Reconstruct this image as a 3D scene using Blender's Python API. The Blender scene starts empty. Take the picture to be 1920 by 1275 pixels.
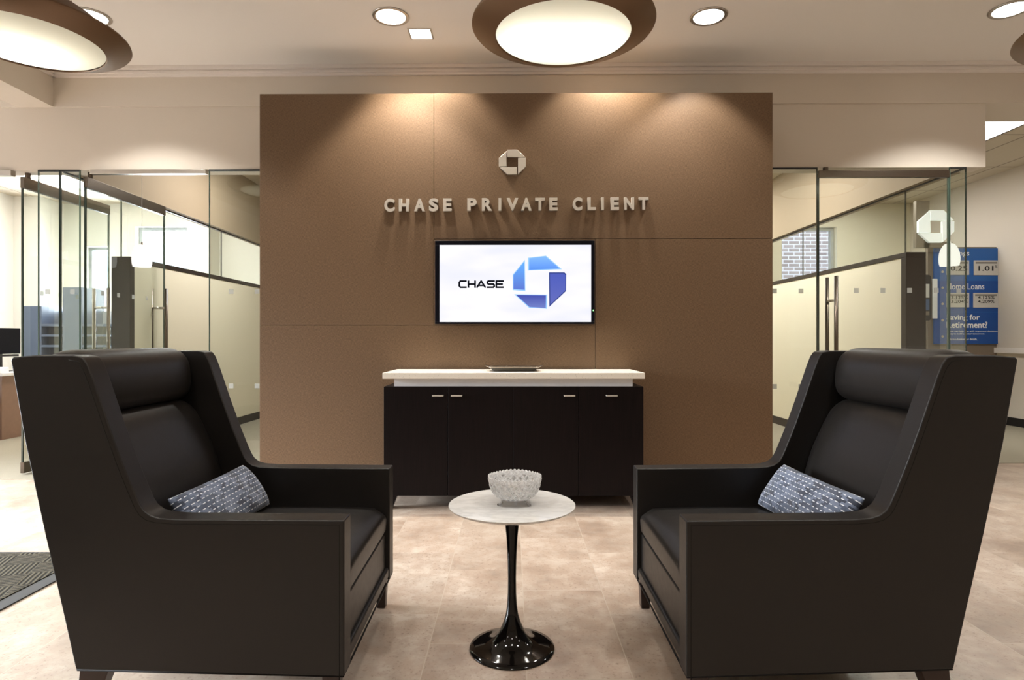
import bpy, bmesh, math, random
from mathutils import Vector, Matrix
random.seed(7)
SC = bpy.context.scene
COL = SC.collection
PI = math.pi
F = 1150.0      # focal length in pixels of the 1920 wide frame
EYE = 1.1

# ------------------------------------------------------------------ helpers
class MB:
    """collects shapes into one bmesh"""
    def __init__(s): s.bm = bmesh.new()
    def box(s, x0, y0, z0, x1, y1, z1, M=None):
        vs = [s.bm.verts.new(p) for p in ((x0,y0,z0),(x1,y0,z0),(x1,y1,z0),(x0,y1,z0),(x0,y0,z1),(x1,y0,z1),(x1,y1,z1),(x0,y1,z1))]
        for f in ((3,2,1,0),(4,5,6,7),(0,1,5,4),(1,2,6,5),(2,3,7,6),(3,0,4,7)):
            s.bm.faces.new([vs[i] for i in f])
        if M: bmesh.ops.transform(s.bm, matrix=M, verts=vs)
        return s
    def hexa(s, bot, top):
        vs = [s.bm.verts.new(p) for p in list(bot)+list(top)]
        for f in ((3,2,1,0),(4,5,6,7),(0,1,5,4),(1,2,6,5),(2,3,7,6),(3,0,4,7)):
            s.bm.faces.new([vs[i] for i in f])
        return s
    def prism(s, pts, a, b, axis='y'):
        """polygon pts (u,v) extruded from a to b along axis"""
        def P(u, v, w):
            return (u, w, v) if axis == 'y' else ((w, u, v) if axis == 'x' else (u, v, w))
        A = [s.bm.verts.new(P(u, v, a)) for u, v in pts]
        B = [s.bm.verts.new(P(u, v, b)) for u, v in pts]
        n = len(pts)
        s.bm.faces.new(A); s.bm.faces.new(B[::-1])
        for i in range(n):
            s.bm.faces.new((A[i], B[i], B[(i+1) % n], A[(i+1) % n]))
        return s
    def lathe(s, prof, n=48, cx=0, cy=0, rad=None, close=False):
        """prof: (r,z); rad(theta, i) optional radius multiplier"""
        rings = []
        for i, (r, z) in enumerate(prof):
            if r < 1e-6:
                rings.append([s.bm.verts.new((cx, cy, z))])
            else:
                ring = []
                for k in range(n):
                    t = 2*PI*k/n
                    rr, zz = (r, z) if rad is None else rad(t, i, r, z)
                    ring.append(s.bm.verts.new((cx+rr*math.cos(t), cy+rr*math.sin(t), zz)))
                rings.append(ring)
        pairs = list(zip(rings[:-1], rings[1:]))
        if close: pairs.append((rings[-1], rings[0]))
        for A, B in pairs:
            for k in range(n):
                k2 = (k+1) % n
                if len(A) == 1 and len(B) == 1: continue
                if len(A) == 1: s.bm.faces.new((A[0], B[k], B[k2]))
                elif len(B) == 1: s.bm.faces.new((A[k], B[0], A[k2]))
                else: s.bm.faces.new((A[k], B[k], B[k2], A[k2]))
        return s
    def tube(s, pts, r, n=10):
        pts = [Vector(p) for p in pts]
        rings = []
        for i, p in enumerate(pts):
            d = (pts[min(i+1, len(pts)-1)] - pts[max(i-1, 0)]).normalized()
            up = Vector((0,0,1)) if abs(d.z) < .9 else Vector((1,0,0))
            a = d.cross(up).normalized(); b = d.cross(a).normalized()
            rr = r[i] if isinstance(r, (list, tuple)) else r
            rings.append([s.bm.verts.new(p + a*rr*math.cos(2*PI*k/n) + b*rr*math.sin(2*PI*k/n)) for k in range(n)])
        for A, B in zip(rings[:-1], rings[1:]):
            for k in range(n):
                s.bm.faces.new((A[k], A[(k+1) % n], B[(k+1) % n], B[k]))
        s.bm.faces.new(rings[0][::-1]); s.bm.faces.new(rings[-1])
        return s
    def build(s, name, mat, parent=None, smooth=False, bevel=0, seg=3, sub=0):
        bmesh.ops.recalc_face_normals(s.bm, faces=s.bm.faces)
        me = bpy.data.meshes.new(name)
        s.bm.to_mesh(me); s.bm.free()
        me.materials.append(mat)
        o = bpy.data.objects.new(name, me)
        COL.objects.link(o)
        if parent: o.parent = parent
        if bevel:
            m = o.modifiers.new('bevel', 'BEVEL'); m.width = bevel; m.segments = seg
            m.limit_method = 'ANGLE'; m.angle_limit = math.radians(35); m.harden_normals = False
        if sub:
            m = o.modifiers.new('sub', 'SUBSURF'); m.levels = sub; m.render_levels = sub
        if smooth or bevel:
            for p in me.polygons: p.use_smooth = True
            if bevel and not smooth:
                m = o.modifiers.new('wn', 'WEIGHTED_NORMAL'); m.keep_sharp = False
        return o

def tag(o, label=None, cat=None, group=None, kind=None):
    if label: o['label'] = label
    if cat: o['category'] = cat
    if group: o['group'] = group
    if kind: o['kind'] = kind
    return o
def thing(name, label, cat, loc=(0,0,0), rz=0, group=None, kind=None):
    o = bpy.data.objects.new(name, None); COL.objects.link(o)
    o.location = loc; o.rotation_euler = (0, 0, rz); o.empty_display_size = .1
    return tag(o, label, cat, group, kind)
def copy_tree(o, parent=None):
    c = o.copy(); COL.objects.link(c)
    if parent: c.parent = parent
    for ch in list(o.children): copy_tree(ch, c)
    return c
def text_mesh(txt, size, depth, name, mat, parent, M, offset=0.0, align='LEFT', fit=None, res=3):
    """text standing in the local xz plane, facing -y.  fit=(x0,z0,x1,z1) stretches it to that box"""
    cu = bpy.data.curves.new('t', 'FONT'); cu.body = txt; cu.size = size
    cu.extrude = depth/2; cu.offset = offset; cu.align_x = align; cu.resolution_u = res
    t = bpy.data.objects.new('t', cu); COL.objects.link(t)
    bpy.context.view_layer.update()
    me = bpy.data.meshes.new_from_object(t)
    bpy.data.objects.remove(t); bpy.data.curves.remove(cu)
    me.transform(Matrix.Rotation(PI/2, 4, 'X'))
    if fit:
        xs = [v.co.x for v in me.vertices]; zs = [v.co.z for v in me.vertices]
        x0, x1, z0, z1 = min(xs), max(xs), min(zs), max(zs)
        for v in me.vertices:
            v.co.x = fit[0] + (v.co.x-x0)/(x1-x0)*(fit[2]-fit[0])
            v.co.z = fit[1] + (v.co.z-z0)/(z1-z0)*(fit[3]-fit[1])
    me.transform(M)
    me.name = name; me.materials.clear(); me.materials.append(mat)
    o = bpy.data.objects.new(name, me); COL.objects.link(o); o.parent = parent
    return o

# ------------------------------------------------------------------ materials
def srgb(r, g, b):
    f = lambda c: ((c/255+.055)/1.055)**2.4 if c/255 > .04045 else c/255/12.92
    return (f(r), f(g), f(b), 1)
class NT:
    def __init__(s, name):
        s.m = bpy.data.materials.new(name); s.m.use_nodes = True
        s.n = s.m.node_tree.nodes; s.l = s.m.node_tree.links; s.n.clear()
        s.out = s.n.new('ShaderNodeOutputMaterial')
    def add(s, t, **kw):
        n = s.n.new(t)
        for k, v in kw.items():
            if k.startswith('i_'):
                k = k[2:]
                n.inputs[int(k) if k.isdigit() else k.replace('_', ' ')].default_value = v
            else: setattr(n, k, v)
        return n
    def link(s, a, b): s.l.new(a, b)
    def math(s, op, a, b=None, c=None, clamp=False):
        n = s.n.new('ShaderNodeMath'); n.operation = op; n.use_clamp = clamp
        for i, v in enumerate((a, b, c)):
            if v is None: continue
            if isinstance(v, (int, float)): n.inputs[i].default_value = v
            else: s.link(v, n.inputs[i])
        return n.outputs[0]
    def mix(s, fac, a, b, blend='MIX'):
        n = s.n.new('ShaderNodeMix'); n.data_type = 'RGBA'; n.blend_type = blend
        for i, v in ((0, fac), (6, a), (7, b)):
            if isinstance(v, (int, float, tuple)): n.inputs[i].default_value = v
            else: s.link(v, n.inputs[i])
        return n.outputs[2]
    def ramp(s, fac, stops):
        n = s.n.new('ShaderNodeValToRGB'); e = n.color_ramp.elements
        e[0].position, e[0].color = stops[0]; e[1].position, e[1].color = stops[-1]
        for p, c in stops[1:-1]:
            x = e.new(p); x.color = c
        s.link(fac, n.inputs[0]); return n.outputs[0]
    def coord(s, which='Object'): return s.n.new('ShaderNodeTexCoord').outputs[which]
    def mapped(s, vec, scale=(1,1,1), loc=(0,0,0)):
        n = s.n.new('ShaderNodeMapping'); n.inputs['Scale'].default_value = scale; n.inputs['Location'].default_value = loc
        s.link(vec, n.inputs[0]); return n.outputs[0]
    def noise(s, vec, scale=5, detail=3, rough=.5, out=0):
        n = s.n.new('ShaderNodeTexNoise'); n.inputs['Scale'].default_value = scale
        n.inputs['Detail'].default_value = detail; n.inputs['Roughness'].default_value = rough
        s.link(vec, n.inputs['Vector']); return n.outputs[out]
    def bsdf(s, color=None, rough=.5, metal=0, spec=.5, bump=None, bstr=.2, bdist=.002, **kw):
        b = s.n.new('ShaderNodeBsdfPrincipled')
        def put(k, v):
            if v is None: return
            if isinstance(v, (int, float, tuple)): b.inputs[k].default_value = v
            else: s.link(v, b.inputs[k])
        put('Base Color', color); put('Roughness', rough); put('Metallic', metal); put('Specular IOR Level', spec)
        for k, v in kw.items(): put(k.replace('_', ' '), v)
        if bump is not None:
            bn = s.n.new('ShaderNodeBump'); bn.inputs['Strength'].default_value = bstr; bn.inputs['Distance'].default_value = bdist
            s.link(bump, bn.inputs['Height']); s.link(bn.outputs[0], b.inputs['Normal'])
        s.link(b.outputs[0], s.out.inputs[0]); return b

def plain(name, col, rough=.5, metal=0, spec=.5, nscale=60, amt=.06, bstr=.05, **kw):
    t = NT(name); c = t.coord()
    n = t.noise(c, nscale, 3)
    dark = tuple(x*(1-amt) for x in col[:3])+(1,); lite = tuple(min(1, x*(1+amt)) for x in col[:3])+(1,)
    t.bsdf(t.mix(n, dark, lite), rough, metal, spec, bump=n, bstr=bstr, **kw)
    return t.m
def emit(name, col, strength):
    t = NT(name); e = t.add('ShaderNodeEmission'); e.inputs[0].default_value = col; e.inputs[1].default_value = strength
    t.link(e.outputs[0], t.out.inputs[0]); return t.m

# painted surfaces
M_tan = plain('tan_paint', srgb(150, 133, 110), .8, nscale=200, amt=.02)
M_wall = plain('beige_paint', srgb(214, 205, 192), .85, nscale=220, amt=.03, bstr=.06)
M_ceil = plain('ceiling_paint', srgb(238, 235, 230), .9, nscale=300, amt=.02, bstr=.05)
M_trim = plain('trim_paint', srgb(234, 228, 222), .55, amt=.02)
M_office = plain('office_cream', srgb(222, 214, 192), .8, nscale=200, amt=.02)
M_owhite = plain('office_white', srgb(224, 222, 214), .8, amt=.02)
M_black = plain('black_base', srgb(26, 24, 24), .5)
M_darkwood = plain('dark_frame', srgb(44, 35, 29), .5, 0, .2, nscale=30, amt=.12)

def tilefloor():
    t = NT('stone_tile'); p = t.coord('Object')
    sx = t.add('ShaderNodeSeparateXYZ'); t.link(p, sx.inputs[0])
    X, Y = sx.outputs[0], sx.outputs[1]
    u = t.math('DIVIDE', t.math('ADD', X, .298), .346)
    cidx = t.math('FLOOR', u)
    v = t.math('DIVIDE', t.math('ADD', t.math('SUBTRACT', Y, 2.224), t.math('MULTIPLY', cidx, .2367)), .71)
    ridx = t.math('FLOOR', v)
    fu = t.math('FRACT', u); fv = t.math('FRACT', v)
    du = t.math('MULTIPLY', t.math('MINIMUM', fu, t.math('SUBTRACT', 1, fu)), .346)
    dv = t.math('MULTIPLY', t.math('MINIMUM', fv, t.math('SUBTRACT', 1, fv)), .71)
    d = t.math('MINIMUM', du, dv)
    tile = t.math('GREATER_THAN', d, .0018)
    cb = t.add('ShaderNodeCombineXYZ'); t.link(cidx, cb.inputs[0]); t.link(ridx, cb.inputs[1])
    wn = t.add('ShaderNodeTexWhiteNoise'); wn.noise_dimensions = '3D'; t.link(cb.outputs[0], wn.inputs['Vector'])
    # shift stone clouds per tile
    off = t.add('ShaderNodeVectorMath', operation='MULTIPLY_ADD'); t.link(wn.outputs['Color'], off.inputs[0]); off.inputs[1].default_value = (9, 9, 9); t.link(p, off.inputs[2])
    q = off.outputs[0]
    n1 = t.noise(q, 3.2, 6, .58); n2 = t.noise(q, 16, 6, .7); n3 = t.noise(q, 90, 3, .6)
    base = t.ramp(n1, [(.30, srgb(136, 119, 105)), (.48, srgb(170, 154, 139)), (.68, srgb(189, 176, 162))])
    m2 = t.mix(t.math('MULTIPLY', t.ramp(n2, [(.44, (1,1,1,1)), (.60, (0,0,0,1))]), .45), base, srgb(150, 126, 108))
    m3 = t.mix(t.math('MULTIPLY', t.ramp(n3, [(.34, (1,1,1,1)), (.42, (0,0,0,1))]), t.math('MULTIPLY', t.ramp(n2, [(.5, (1,1,1,1)), (.62, (0,0,0,1))]), .5)), m2, srgb(112, 90, 76))
    br = t.math('ADD', t.math('MULTIPLY', wn.outputs['Value'], .14), .92)
    m4 = t.mix(1.0, m3, br, 'MULTIPLY')
    col = t.mix(tile, srgb(172, 158, 143), m4)
    rg = t.math('ADD', t.math('MULTIPLY', n2, .22), .22)
    hgt = t.math('ADD', tile, t.math('MULTIPLY', n2, .25))
    t.bsdf(col, rg, 0, .5, bump=hgt, bstr=.25, bdist=.002)
    return t.m
M_tile = tilefloor()

def carpet():
    t = NT('office_carpet'); p = t.coord()
    n1 = t.noise(p, 260, 3, .7); n2 = t.noise(p, 6, 3)
    c = t.ramp(n1, [(.35, srgb(96, 90, 78)), (.65, srgb(176, 168, 150))])
    c2 = t.mix(t.math('MULTIPLY', n2, .4), c, srgb(128, 120, 104))
    t.bsdf(c2, .95, 0, .1, bump=n1, bstr=.6, bdist=.004); return t.m
M_carpet = carpet()

def droptile():
    t = NT('drop_ceiling'); p = t.coord()
    sx = t.add('ShaderNodeSeparateXYZ'); t.link(p, sx.inputs[0])
    fu = t.math('FRACT', t.math('DIVIDE', t.math('ADD', sx.outputs[0], 20.11), .61))
    fv = t.math('FRACT', t.math('DIVIDE', t.math('ADD', sx.outputs[1], 20.3), 1.22))
    du = t.math('MULTIPLY', t.math('MINIMUM', fu, t.math('SUBTRACT', 1, fu)), .61)
    dv = t.math('MULTIPLY', t.math('MINIMUM', fv, t.math('SUBTRACT', 1, fv)), 1.22)
    g = t.math('GREATER_THAN', t.math('MINIMUM', du, dv), .012)
    n = t.noise(p, 120, 3)
    c = t.mix(n, srgb(190, 178, 158), srgb(206, 196, 178))
    t.bsdf(t.mix(g, srgb(150, 138, 122), c), .9, bump=g, bstr=.3); return t.m
M_drop = droptile()

def woven():
    t = NT('woven_bronze_panel'); p = t.coord()
    sx = t.add('ShaderNodeSeparateXYZ'); t.link(p, sx.inputs[0])
    wx = t.noise(t.mapped(p, (500, 500, 60)), 1, 2, .6)
    wz = t.noise(t.mapped(p, (60, 60, 500)), 1, 2, .6)
    w = t.math('ADD', t.math('MULTIPLY', wx, .5), t.math('MULTIPLY', wz, .5))
    big = t.noise(p, 1.3, 2)
    c = t.ramp(w, [(.38, srgb(88, 68, 49)), (.62, srgb(126, 102, 78))])
    c2 = t.mix(t.math('MULTIPLY', big, .25), c, srgb(108, 81, 56))
    gl = t.noise(p, 190, 3, .7)
    t.bsdf(c2, t.math('ADD', t.math('MULTIPLY', gl, .25), .33), .25, .5, bump=t.math('ADD', w, t.math('MULTIPLY', gl, .6)), bstr=.35, bdist=.0015)
    return t.m
M_woven = woven()

def leather():
    t = NT('espresso_leather'); p = t.coord()
    v = t.add('ShaderNodeTexVoronoi'); v.inputs['Scale'].default_value = 420; t.link(p, v.inputs['Vector'])
    n = t.noise(p, 40, 3)
    h = t.math('ADD', v.outputs['Distance'], t.math('MULTIPLY', n, .3))
    c = t.mix(n, srgb(15, 12, 10), srgb(22, 18, 15))
    t.bsdf(c, t.math('ADD', t.math('MULTIPLY', n, .1), .38), 0, .42, bump=h, bstr=.18, bdist=.0006)
    return t.m
M_leather = leather()
M_seam = plain('leather_piping', srgb(16, 13, 12), .6, 0, .15)
M_legwood = plain('dark_walnut_leg', srgb(44, 28, 22), .35, nscale=25, amt=.15)

def pillowmat():
    t = NT('blue_grey_weave'); p = t.coord()
    sx = t.add('ShaderNodeSeparateXYZ'); t.link(p, sx.inputs[0])
    u = t.math('DIVIDE', t.math('ADD', sx.outputs[0], 5), .0215); v = t.math('DIVIDE', t.math('ADD', sx.outputs[1], 5), .0165)
    row = t.math('FLOOR', v)
    us = t.math('ADD', u, t.math('MULTIPLY', t.math('MODULO', row, 2), .5))
    fu = t.math('FRACT', us); fv = t.math('FRACT', v)
    dash = t.math('MULTIPLY', t.math('MULTIPLY', t.math('GREATER_THAN', fu, .08), t.math('LESS_THAN', fu, .62)),
                  t.math('MULTIPLY', t.math('GREATER_THAN', fv, .40), t.math('LESS_THAN', fv, .57)))
    cb = t.add('ShaderNodeCombineXYZ'); t.link(t.math('FLOOR', t.math('MULTIPLY', us, 1)), cb.inputs[0]); t.link(t.math('FLOOR', t.math('ADD', v, .5)), cb.inputs[1])
    wn = t.add('ShaderNodeTexWhiteNoise'); wn.noise_dimensions = '3D'; t.link(cb.outputs[0], wn.inputs['Vector'])
    blk = t.ramp(wn.outputs['Value'], [(0, srgb(58, 64, 78)), (.5, srgb(98, 110, 132)), (1, srgb(132, 144, 168))])
    n = t.noise(p, 500, 2)
    base = t.mix(t.math('MULTIPLY', n, .35), blk, srgb(70, 78, 96))
    t.bsdf(t.mix(dash, base, srgb(238, 242, 248)), .8, 0, .3, bump=t.math('ADD', n, dash), bstr=.3, bdist=.001, Sheen_Weight=.2)
    return t.m
M_pillow = pillowmat()

def marble():
    t = NT('white_marble'); p = t.coord()
    n = t.noise(t.mapped(p, (3, 7, 3)), 2.2, 8, .6)
    w = t.math('ABSOLUTE', t.math('SUBTRACT', n, .5))
    vein = t.ramp(w, [(0, (1,1,1,1)), (.07, (0,0,0,1))])
    cl = t.noise(p, 7, 5)
    c = t.mix(t.math('MULTIPLY', cl, .6), srgb(246, 246, 244), srgb(214, 216, 218))
    t.bsdf(t.mix(t.math('MULTIPLY', vein, .22), c, srgb(150, 152, 154)), .08, 0, .6); return t.m
M_marble = marble()
def quartz():
    t = NT('speckled_quartz'); p = t.coord()
    v = t.add('ShaderNodeTexVoronoi'); v.inputs['Scale'].default_value = 85; t.link(p, v.inputs['Vector'])
    sp = t.ramp(v.outputs['Distance'], [(.10, (1,1,1,1)), (.17, (0,0,0,1))])
    t.bsdf(t.mix(t.math('MULTIPLY', sp, .7), srgb(238, 232, 220), srgb(150, 140, 124)), .25, 0, .5); return t.m
M_quartz = quartz()
M_white = plain('white_laminate', srgb(226, 226, 228), .4, amt=.02)
def espresso():
    t = NT('espresso_veneer'); p = t.coord()
    n = t.noise(t.mapped(p, (160, 160, 5)), 1, 3)
    t.bsdf(t.ramp(n, [(.3, srgb(12, 9, 9)), (.7, srgb(24, 16, 16))]), .42, 0, .12, bump=n, bstr=.08); return t.m
M_espresso = espresso()
M_blackgloss = plain('black_lacquer', srgb(9, 7, 6), .07, 0, .35, amt=.02, bstr=0)
def brushed(name, col, rough=.32):
    t = NT(name); p = t.coord()
    n = t.noise(t.mapped(p, (30, 30, 900)), 1, 2)
    t.bsdf(t.mix(n, tuple(c*.85 for c in col[:3])+(1,), col), t.math('ADD', t.math('MULTIPLY', n, .12), rough-.06), 1, .5, bump=n, bstr=.05, bdist=.0005); return t.m
M_steel = brushed('brushed_steel', srgb(196, 190, 182))
M_steel_dark = brushed('satin_steel', srgb(118, 108, 98), .30)
M_silver = brushed('old_silver', srgb(170, 160, 146), .25)
def steelletter():
    t = NT('polished_steel_letter'); p = t.coord()
    n = t.noise(p, 260, 3)
    t.bsdf(srgb(206, 200, 190), t.math('ADD', t.math('MULTIPLY', n, .15), .30), .55, .5); return t.m
M_letter = steelletter()
M_bronze = plain('bronze_ring', srgb(104, 78, 54), .38, .35, .5, nscale=90, amt=.04, bstr=.02)

def thinglass(name, tint, refl=1.0):
    t = NT(name)
    fr = t.add('ShaderNodeFresnel'); fr.inputs[0].default_value = 1.5
    tr = t.add('ShaderNodeBsdfTransparent'); tr.inputs[0].default_value = tint
    gl = t.add('ShaderNodeBsdfGlossy'); gl.inputs['Roughness'].default_value = .0; gl.inputs[0].default_value = (.95, 1, .97, 1)
    mx = t.add('ShaderNodeMixShader')
    ge = t.add('ShaderNodeNewGeometry')
    t.link(t.math('MULTIPLY', t.math('MULTIPLY', fr.outputs[0], refl), t.math('SUBTRACT', 1, ge.outputs['Backfacing']), clamp=True), mx.inputs[0]); t.link(tr.outputs[0], mx.inputs[1]); t.link(gl.outputs[0], mx.inputs[2])
    t.link(mx.outputs[0], t.out.inputs[0]); return t.m
M_glass = thinglass('clear_plate_glass', (.975, .992, .980, 1), 1.5)
M_gedge = plain('glass_edge_green', srgb(22, 40, 34), .15, 0, .8, amt=.1)
M_gedge2 = plain('glass_edge_pale', srgb(72, 92, 82), .15, 0, .8, amt=.1)
_k = NT('frosted_decal'); _a = _k.add('ShaderNodeBsdfTransparent'); _b = _k.add('ShaderNodeBsdfDiffuse'); _b.inputs[0].default_value = srgb(190, 194, 190); _c = _k.add('ShaderNodeMixShader'); _c.inputs[0].default_value = .6
_k.link(_a.outputs[0], _c.inputs[1]); _k.link(_b.outputs[0], _c.inputs[2]); _k.link(_c.outputs[0], _k.out.inputs[0]); M_decal = _k.m
def crystal(pattern=True):
    t = NT('cut_crystal')
    g = t.add('ShaderNodeBsdfPrincipled'); g.inputs['Base Color'].default_value = (1, 1, 1, 1)
    g.inputs['Roughness'].default_value = .02; g.inputs['Transmission Weight'].default_value = 1; g.inputs['IOR'].default_value = 1.52
    d = t.add('ShaderNodeBsdfPrincipled'); d.inputs['Base Color'].default_value = (.95, .96, .97, 1); d.inputs['Roughness'].default_value = .15
    tr = t.add('ShaderNodeBsdfTranslucent'); tr.inputs[0].default_value = (.95, .96, .97, 1)
    m0 = t.add('ShaderNodeMixShader'); m0.inputs[0].default_value = .45
    t.link(d.outputs[0], m0.inputs[1]); t.link(tr.outputs[0], m0.inputs[2])
    mx = t.add('ShaderNodeMixShader'); mx.inputs[0].default_value = .12
    if pattern:
        p = t.coord(); sx = t.add('ShaderNodeSeparateXYZ'); t.link(p, sx.inputs[0])
        ang = t.math('MULTIPLY', t.math('ARCTAN2', sx.outputs[1], sx.outputs[0]), 20/(2*PI)); zz = t.math('MULTIPLY', sx.outputs[2], 34)
        A = t.math('ADD', ang, zz); B = t.math('SUBTRACT', ang, zz)
        fa = t.math('FRACT', A); fb = t.math('FRACT', B)
        ln = t.math('MAXIMUM', t.math('LESS_THAN', fa, .30), t.math('LESS_THAN', fb, .30))
        # round fan arches
        cell = t.math('SUBTRACT', t.math('FRACT', t.math('DIVIDE', ang, 3.3333)), .5)
        rr = t.math('SQRT', t.math('ADD', t.math('POWER', t.math('MULTIPLY', cell, 1.9), 2), t.math('POWER', t.math('MULTIPLY', t.math('SUBTRACT', sx.outputs[2], .040), 19), 2)))
        arch = t.math('MULTIPLY', t.math('GREATER_THAN', rr, .86), t.math('LESS_THAN', rr, 1.02))
        top = t.math('GREATER_THAN', sx.outputs[2], .088)
        n = t.noise(p, 130, 2)
        amt = t.math('ADD', t.math('ADD', t.math('MULTIPLY', t.math('MAXIMUM', t.math('MAXIMUM', ln, arch), top), .55), .22), t.math('MULTIPLY', t.math('GREATER_THAN', n, .52), .22), clamp=True)  # cut pattern in opaque white, imitating the sparkle of the glass facets
        t.link(amt, mx.inputs[0])
    t.link(g.outputs[0], mx.inputs[1]); t.link(m0.outputs[0], mx.inputs[2]); t.link(mx.outputs[0], t.out.inputs[0]); return t.m
M_crystal = crystal(); M_crystal_plain = crystal(False)
M_diff = NT('frosted_diffuser')
_t = M_diff.add('ShaderNodeBsdfTranslucent'); _t.inputs[0].default_value = (.90, .95, .86, 1)
_d = M_diff.add('ShaderNodeBsdfDiffuse'); _d.inputs[0].default_value = (.74, .78, .68, 1)
_m = M_diff.add('ShaderNodeMixShader'); _m.inputs[0].default_value = .5
M_diff.link(_t.outputs[0], _m.inputs[1]); M_diff.link(_d.outputs[0], _m.inputs[2]); M_diff.link(_m.outputs[0], M_diff.out.inputs[0])
M_diff = M_diff.m
M_lamp = emit('lamp_lens', (1, .96, .88, 1), 9)
M_troff = emit('troffer_lens', (1, .97, .92, 1), 16)
M_troff2 = emit('troffer_lens_bright', (1, .98, .95, 1), 30)
M_shade = emit('reflected_lit_shade', (1, .94, .86, 1), .95)
M_mat = None
def matmat():
    t = NT('ribbed_mat'); p = t.coord()
    # basket weave of ribbed squares
    sx = t.add('ShaderNodeSeparateXYZ'); t.link(p, sx.inputs[0])
    X = t.math('ADD', sx.outputs[0], t.math('MULTIPLY', sx.outputs[1], .35)); Y = t.math('SUBTRACT', sx.outputs[1], t.math('MULTIPLY', sx.outputs[0], .35))
    cu = t.math('FLOOR', t.math('DIVIDE', t.math('ADD', X, 20), .16)); cv = t.math('FLOOR', t.math('DIVIDE', t.math('ADD', Y, 20), .16))
    par = t.math('MODULO', t.math('ADD', cu, cv), 2)
    a = t.math('SINE', t.math('MULTIPLY', X, 2*PI/.022)); b = t.math('SINE', t.math('MULTIPLY', Y, 2*PI/.022))
    h = t.math('ADD', t.math('MULTIPLY', par, a), t.math('MULTIPLY', t.math('SUBTRACT', 1, par), b))
    n = t.noise(p, 300, 2)
    f = t.math('ADD', t.math('MULTIPLY', h, .35), t.math('MULTIPLY', n, .8))
    t.bsdf(t.ramp(f, [(.1, srgb(24, 22, 18)), (.75, srgb(84, 78, 64))]), .95, 0, .1, bump=f, bstr=.8, bdist=.004); return t.m
M_mat = matmat()
M_rubber = plain('black_rubber', srgb(34, 34, 36), .6)
def brick():
    t = NT('outdoor_brick'); p = t.coord()
    mp = t.add('ShaderNodeMapping'); mp.inputs['Rotation'].default_value = (PI/2, 0, 0); t.link(p, mp.inputs[0])
    b = t.add('ShaderNodeTexBrick'); b.inputs['Scale'].default_value = 1; b.inputs['Brick Width'].default_value = .22; b.inputs['Row Height'].default_value = .075
    b.inputs['Mortar Size'].default_value = .009; b.inputs['Color1'].default_value = srgb(120, 106, 112); b.inputs['Color2'].default_value = srgb(150, 136, 140); b.inputs['Mortar'].default_value = srgb(205, 205, 215)
    t.link(mp.outputs[0], b.inputs['Vector'])
    t.bsdf(b.outputs['Color'], .9); return t.m
M_brick = brick()

# ------------------------------------------------------------------ the setting
def struct(name, mb, mat, parent=None, **kw):
    o = mb.build(name, mat, parent, **kw)
    if not parent: o['kind'] = 'structure'
    return o
def fy(x): return 4.915 - .012*x         # plane of the glass fronts
XL, XR, YB, YF, ZC = -7.6, 6.4, 9.85, -5.0, 3.29
ZS, ZH = 2.98, 2.473
struct('floor', MB().box(XL, YF, -.1, XR, 5.6, 0), M_tile)
cb = MB(); cb.box(XL, 4.83, -.1, 1.9, YB, .004); cb.box(1.9, 4.9, -.1, 3.6, YB, .004); cb.box(3.6, 5.47, -.1, XR, YB, .004)
struct('floor', cb, M_carpet)
struct('ceiling', MB().box(XL, YF, ZC, XR, 5.0, ZC+.1), M_ceil)
struct('ceiling', MB().box(XL, 5.0, ZC, XR, YB, ZC+.1), M_drop)
# walls
def wall_with_holes(name, mat, axis, pos, thick, a0, a1, z0, z1, holes):
    """axis 'x': wall runs along x at y=pos..pos+thick"""
    m = MB()
    cuts = sorted(holes)
    def bx(u0, u1, w0, w1):
        if u1-u0 < 1e-4 or w1-w0 < 1e-4: return
        if axis == 'x': m.box(u0, pos, w0, u1, pos+thick, w1)
        else: m.box(pos, u0, w0, pos+thick, u1, w1)
    cur = a0
    for (u0, u1, w0, w1) in cuts:
        bx(cur, u0, z0, z1); bx(u0, u1, z0, w0); bx(u0, u1, w1, z1); cur = u1
    bx(cur, a1, z0, z1)
    return struct(name, m, mat)
wall_with_holes('wall_left', M_owhite, 'y', XL-.2, .2, YF, YB, 0, ZC, [(1.2, 4.5, .15, 2.7)])
wall_with_holes('wall_back', M_owhite, 'x', YB, .25, XL, 0, 0, ZC, [(-6.86, -6.48, .9, 2.60), (-6.05, -5.22, .9, 2.92)])
wall_with_holes('wall_back', M_office, 'x', YB, .25, 0, XR, 0, ZC, [(4.33, 5.22, .9, 2.92)])
struct('wall_right', MB().box(XR, YF, 0, XR+.2, YB, ZC), M_wall)
struct('wall_front', MB().box(XL, YF-.2, 0, XR, YF, ZC), M_wall)
# upper bulkhead and the lower soffit above the glass fronts
def slantbox(m, x0, x1, d0, d1, z0, z1):
    m.hexa([(x0, fy(x0)+d0, z0), (x1, fy(x1)+d0, z0), (x1, fy(x1)+d1, z0), (x0, fy(x0)+d1, z0)],
           [(x0, fy(x0)+d0, z1), (x1, fy(x1)+d0, z1), (x1, fy(x1)+d1, z1), (x0, fy(x0)+d1, z1)])
    return m
struct('wall_upper', slantbox(MB(), XL, XR, -.012, .42, ZS, ZC-.002), M_wall)
struct('wall_lower', slantbox(MB(), XL, 3.76, 0, .16, ZH, ZS), M_wall)
struct('trim_1', MB().box(-4.0, YF, ZS, -3.70, 4.95, ZC), M_wall)          # beam on the left
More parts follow.
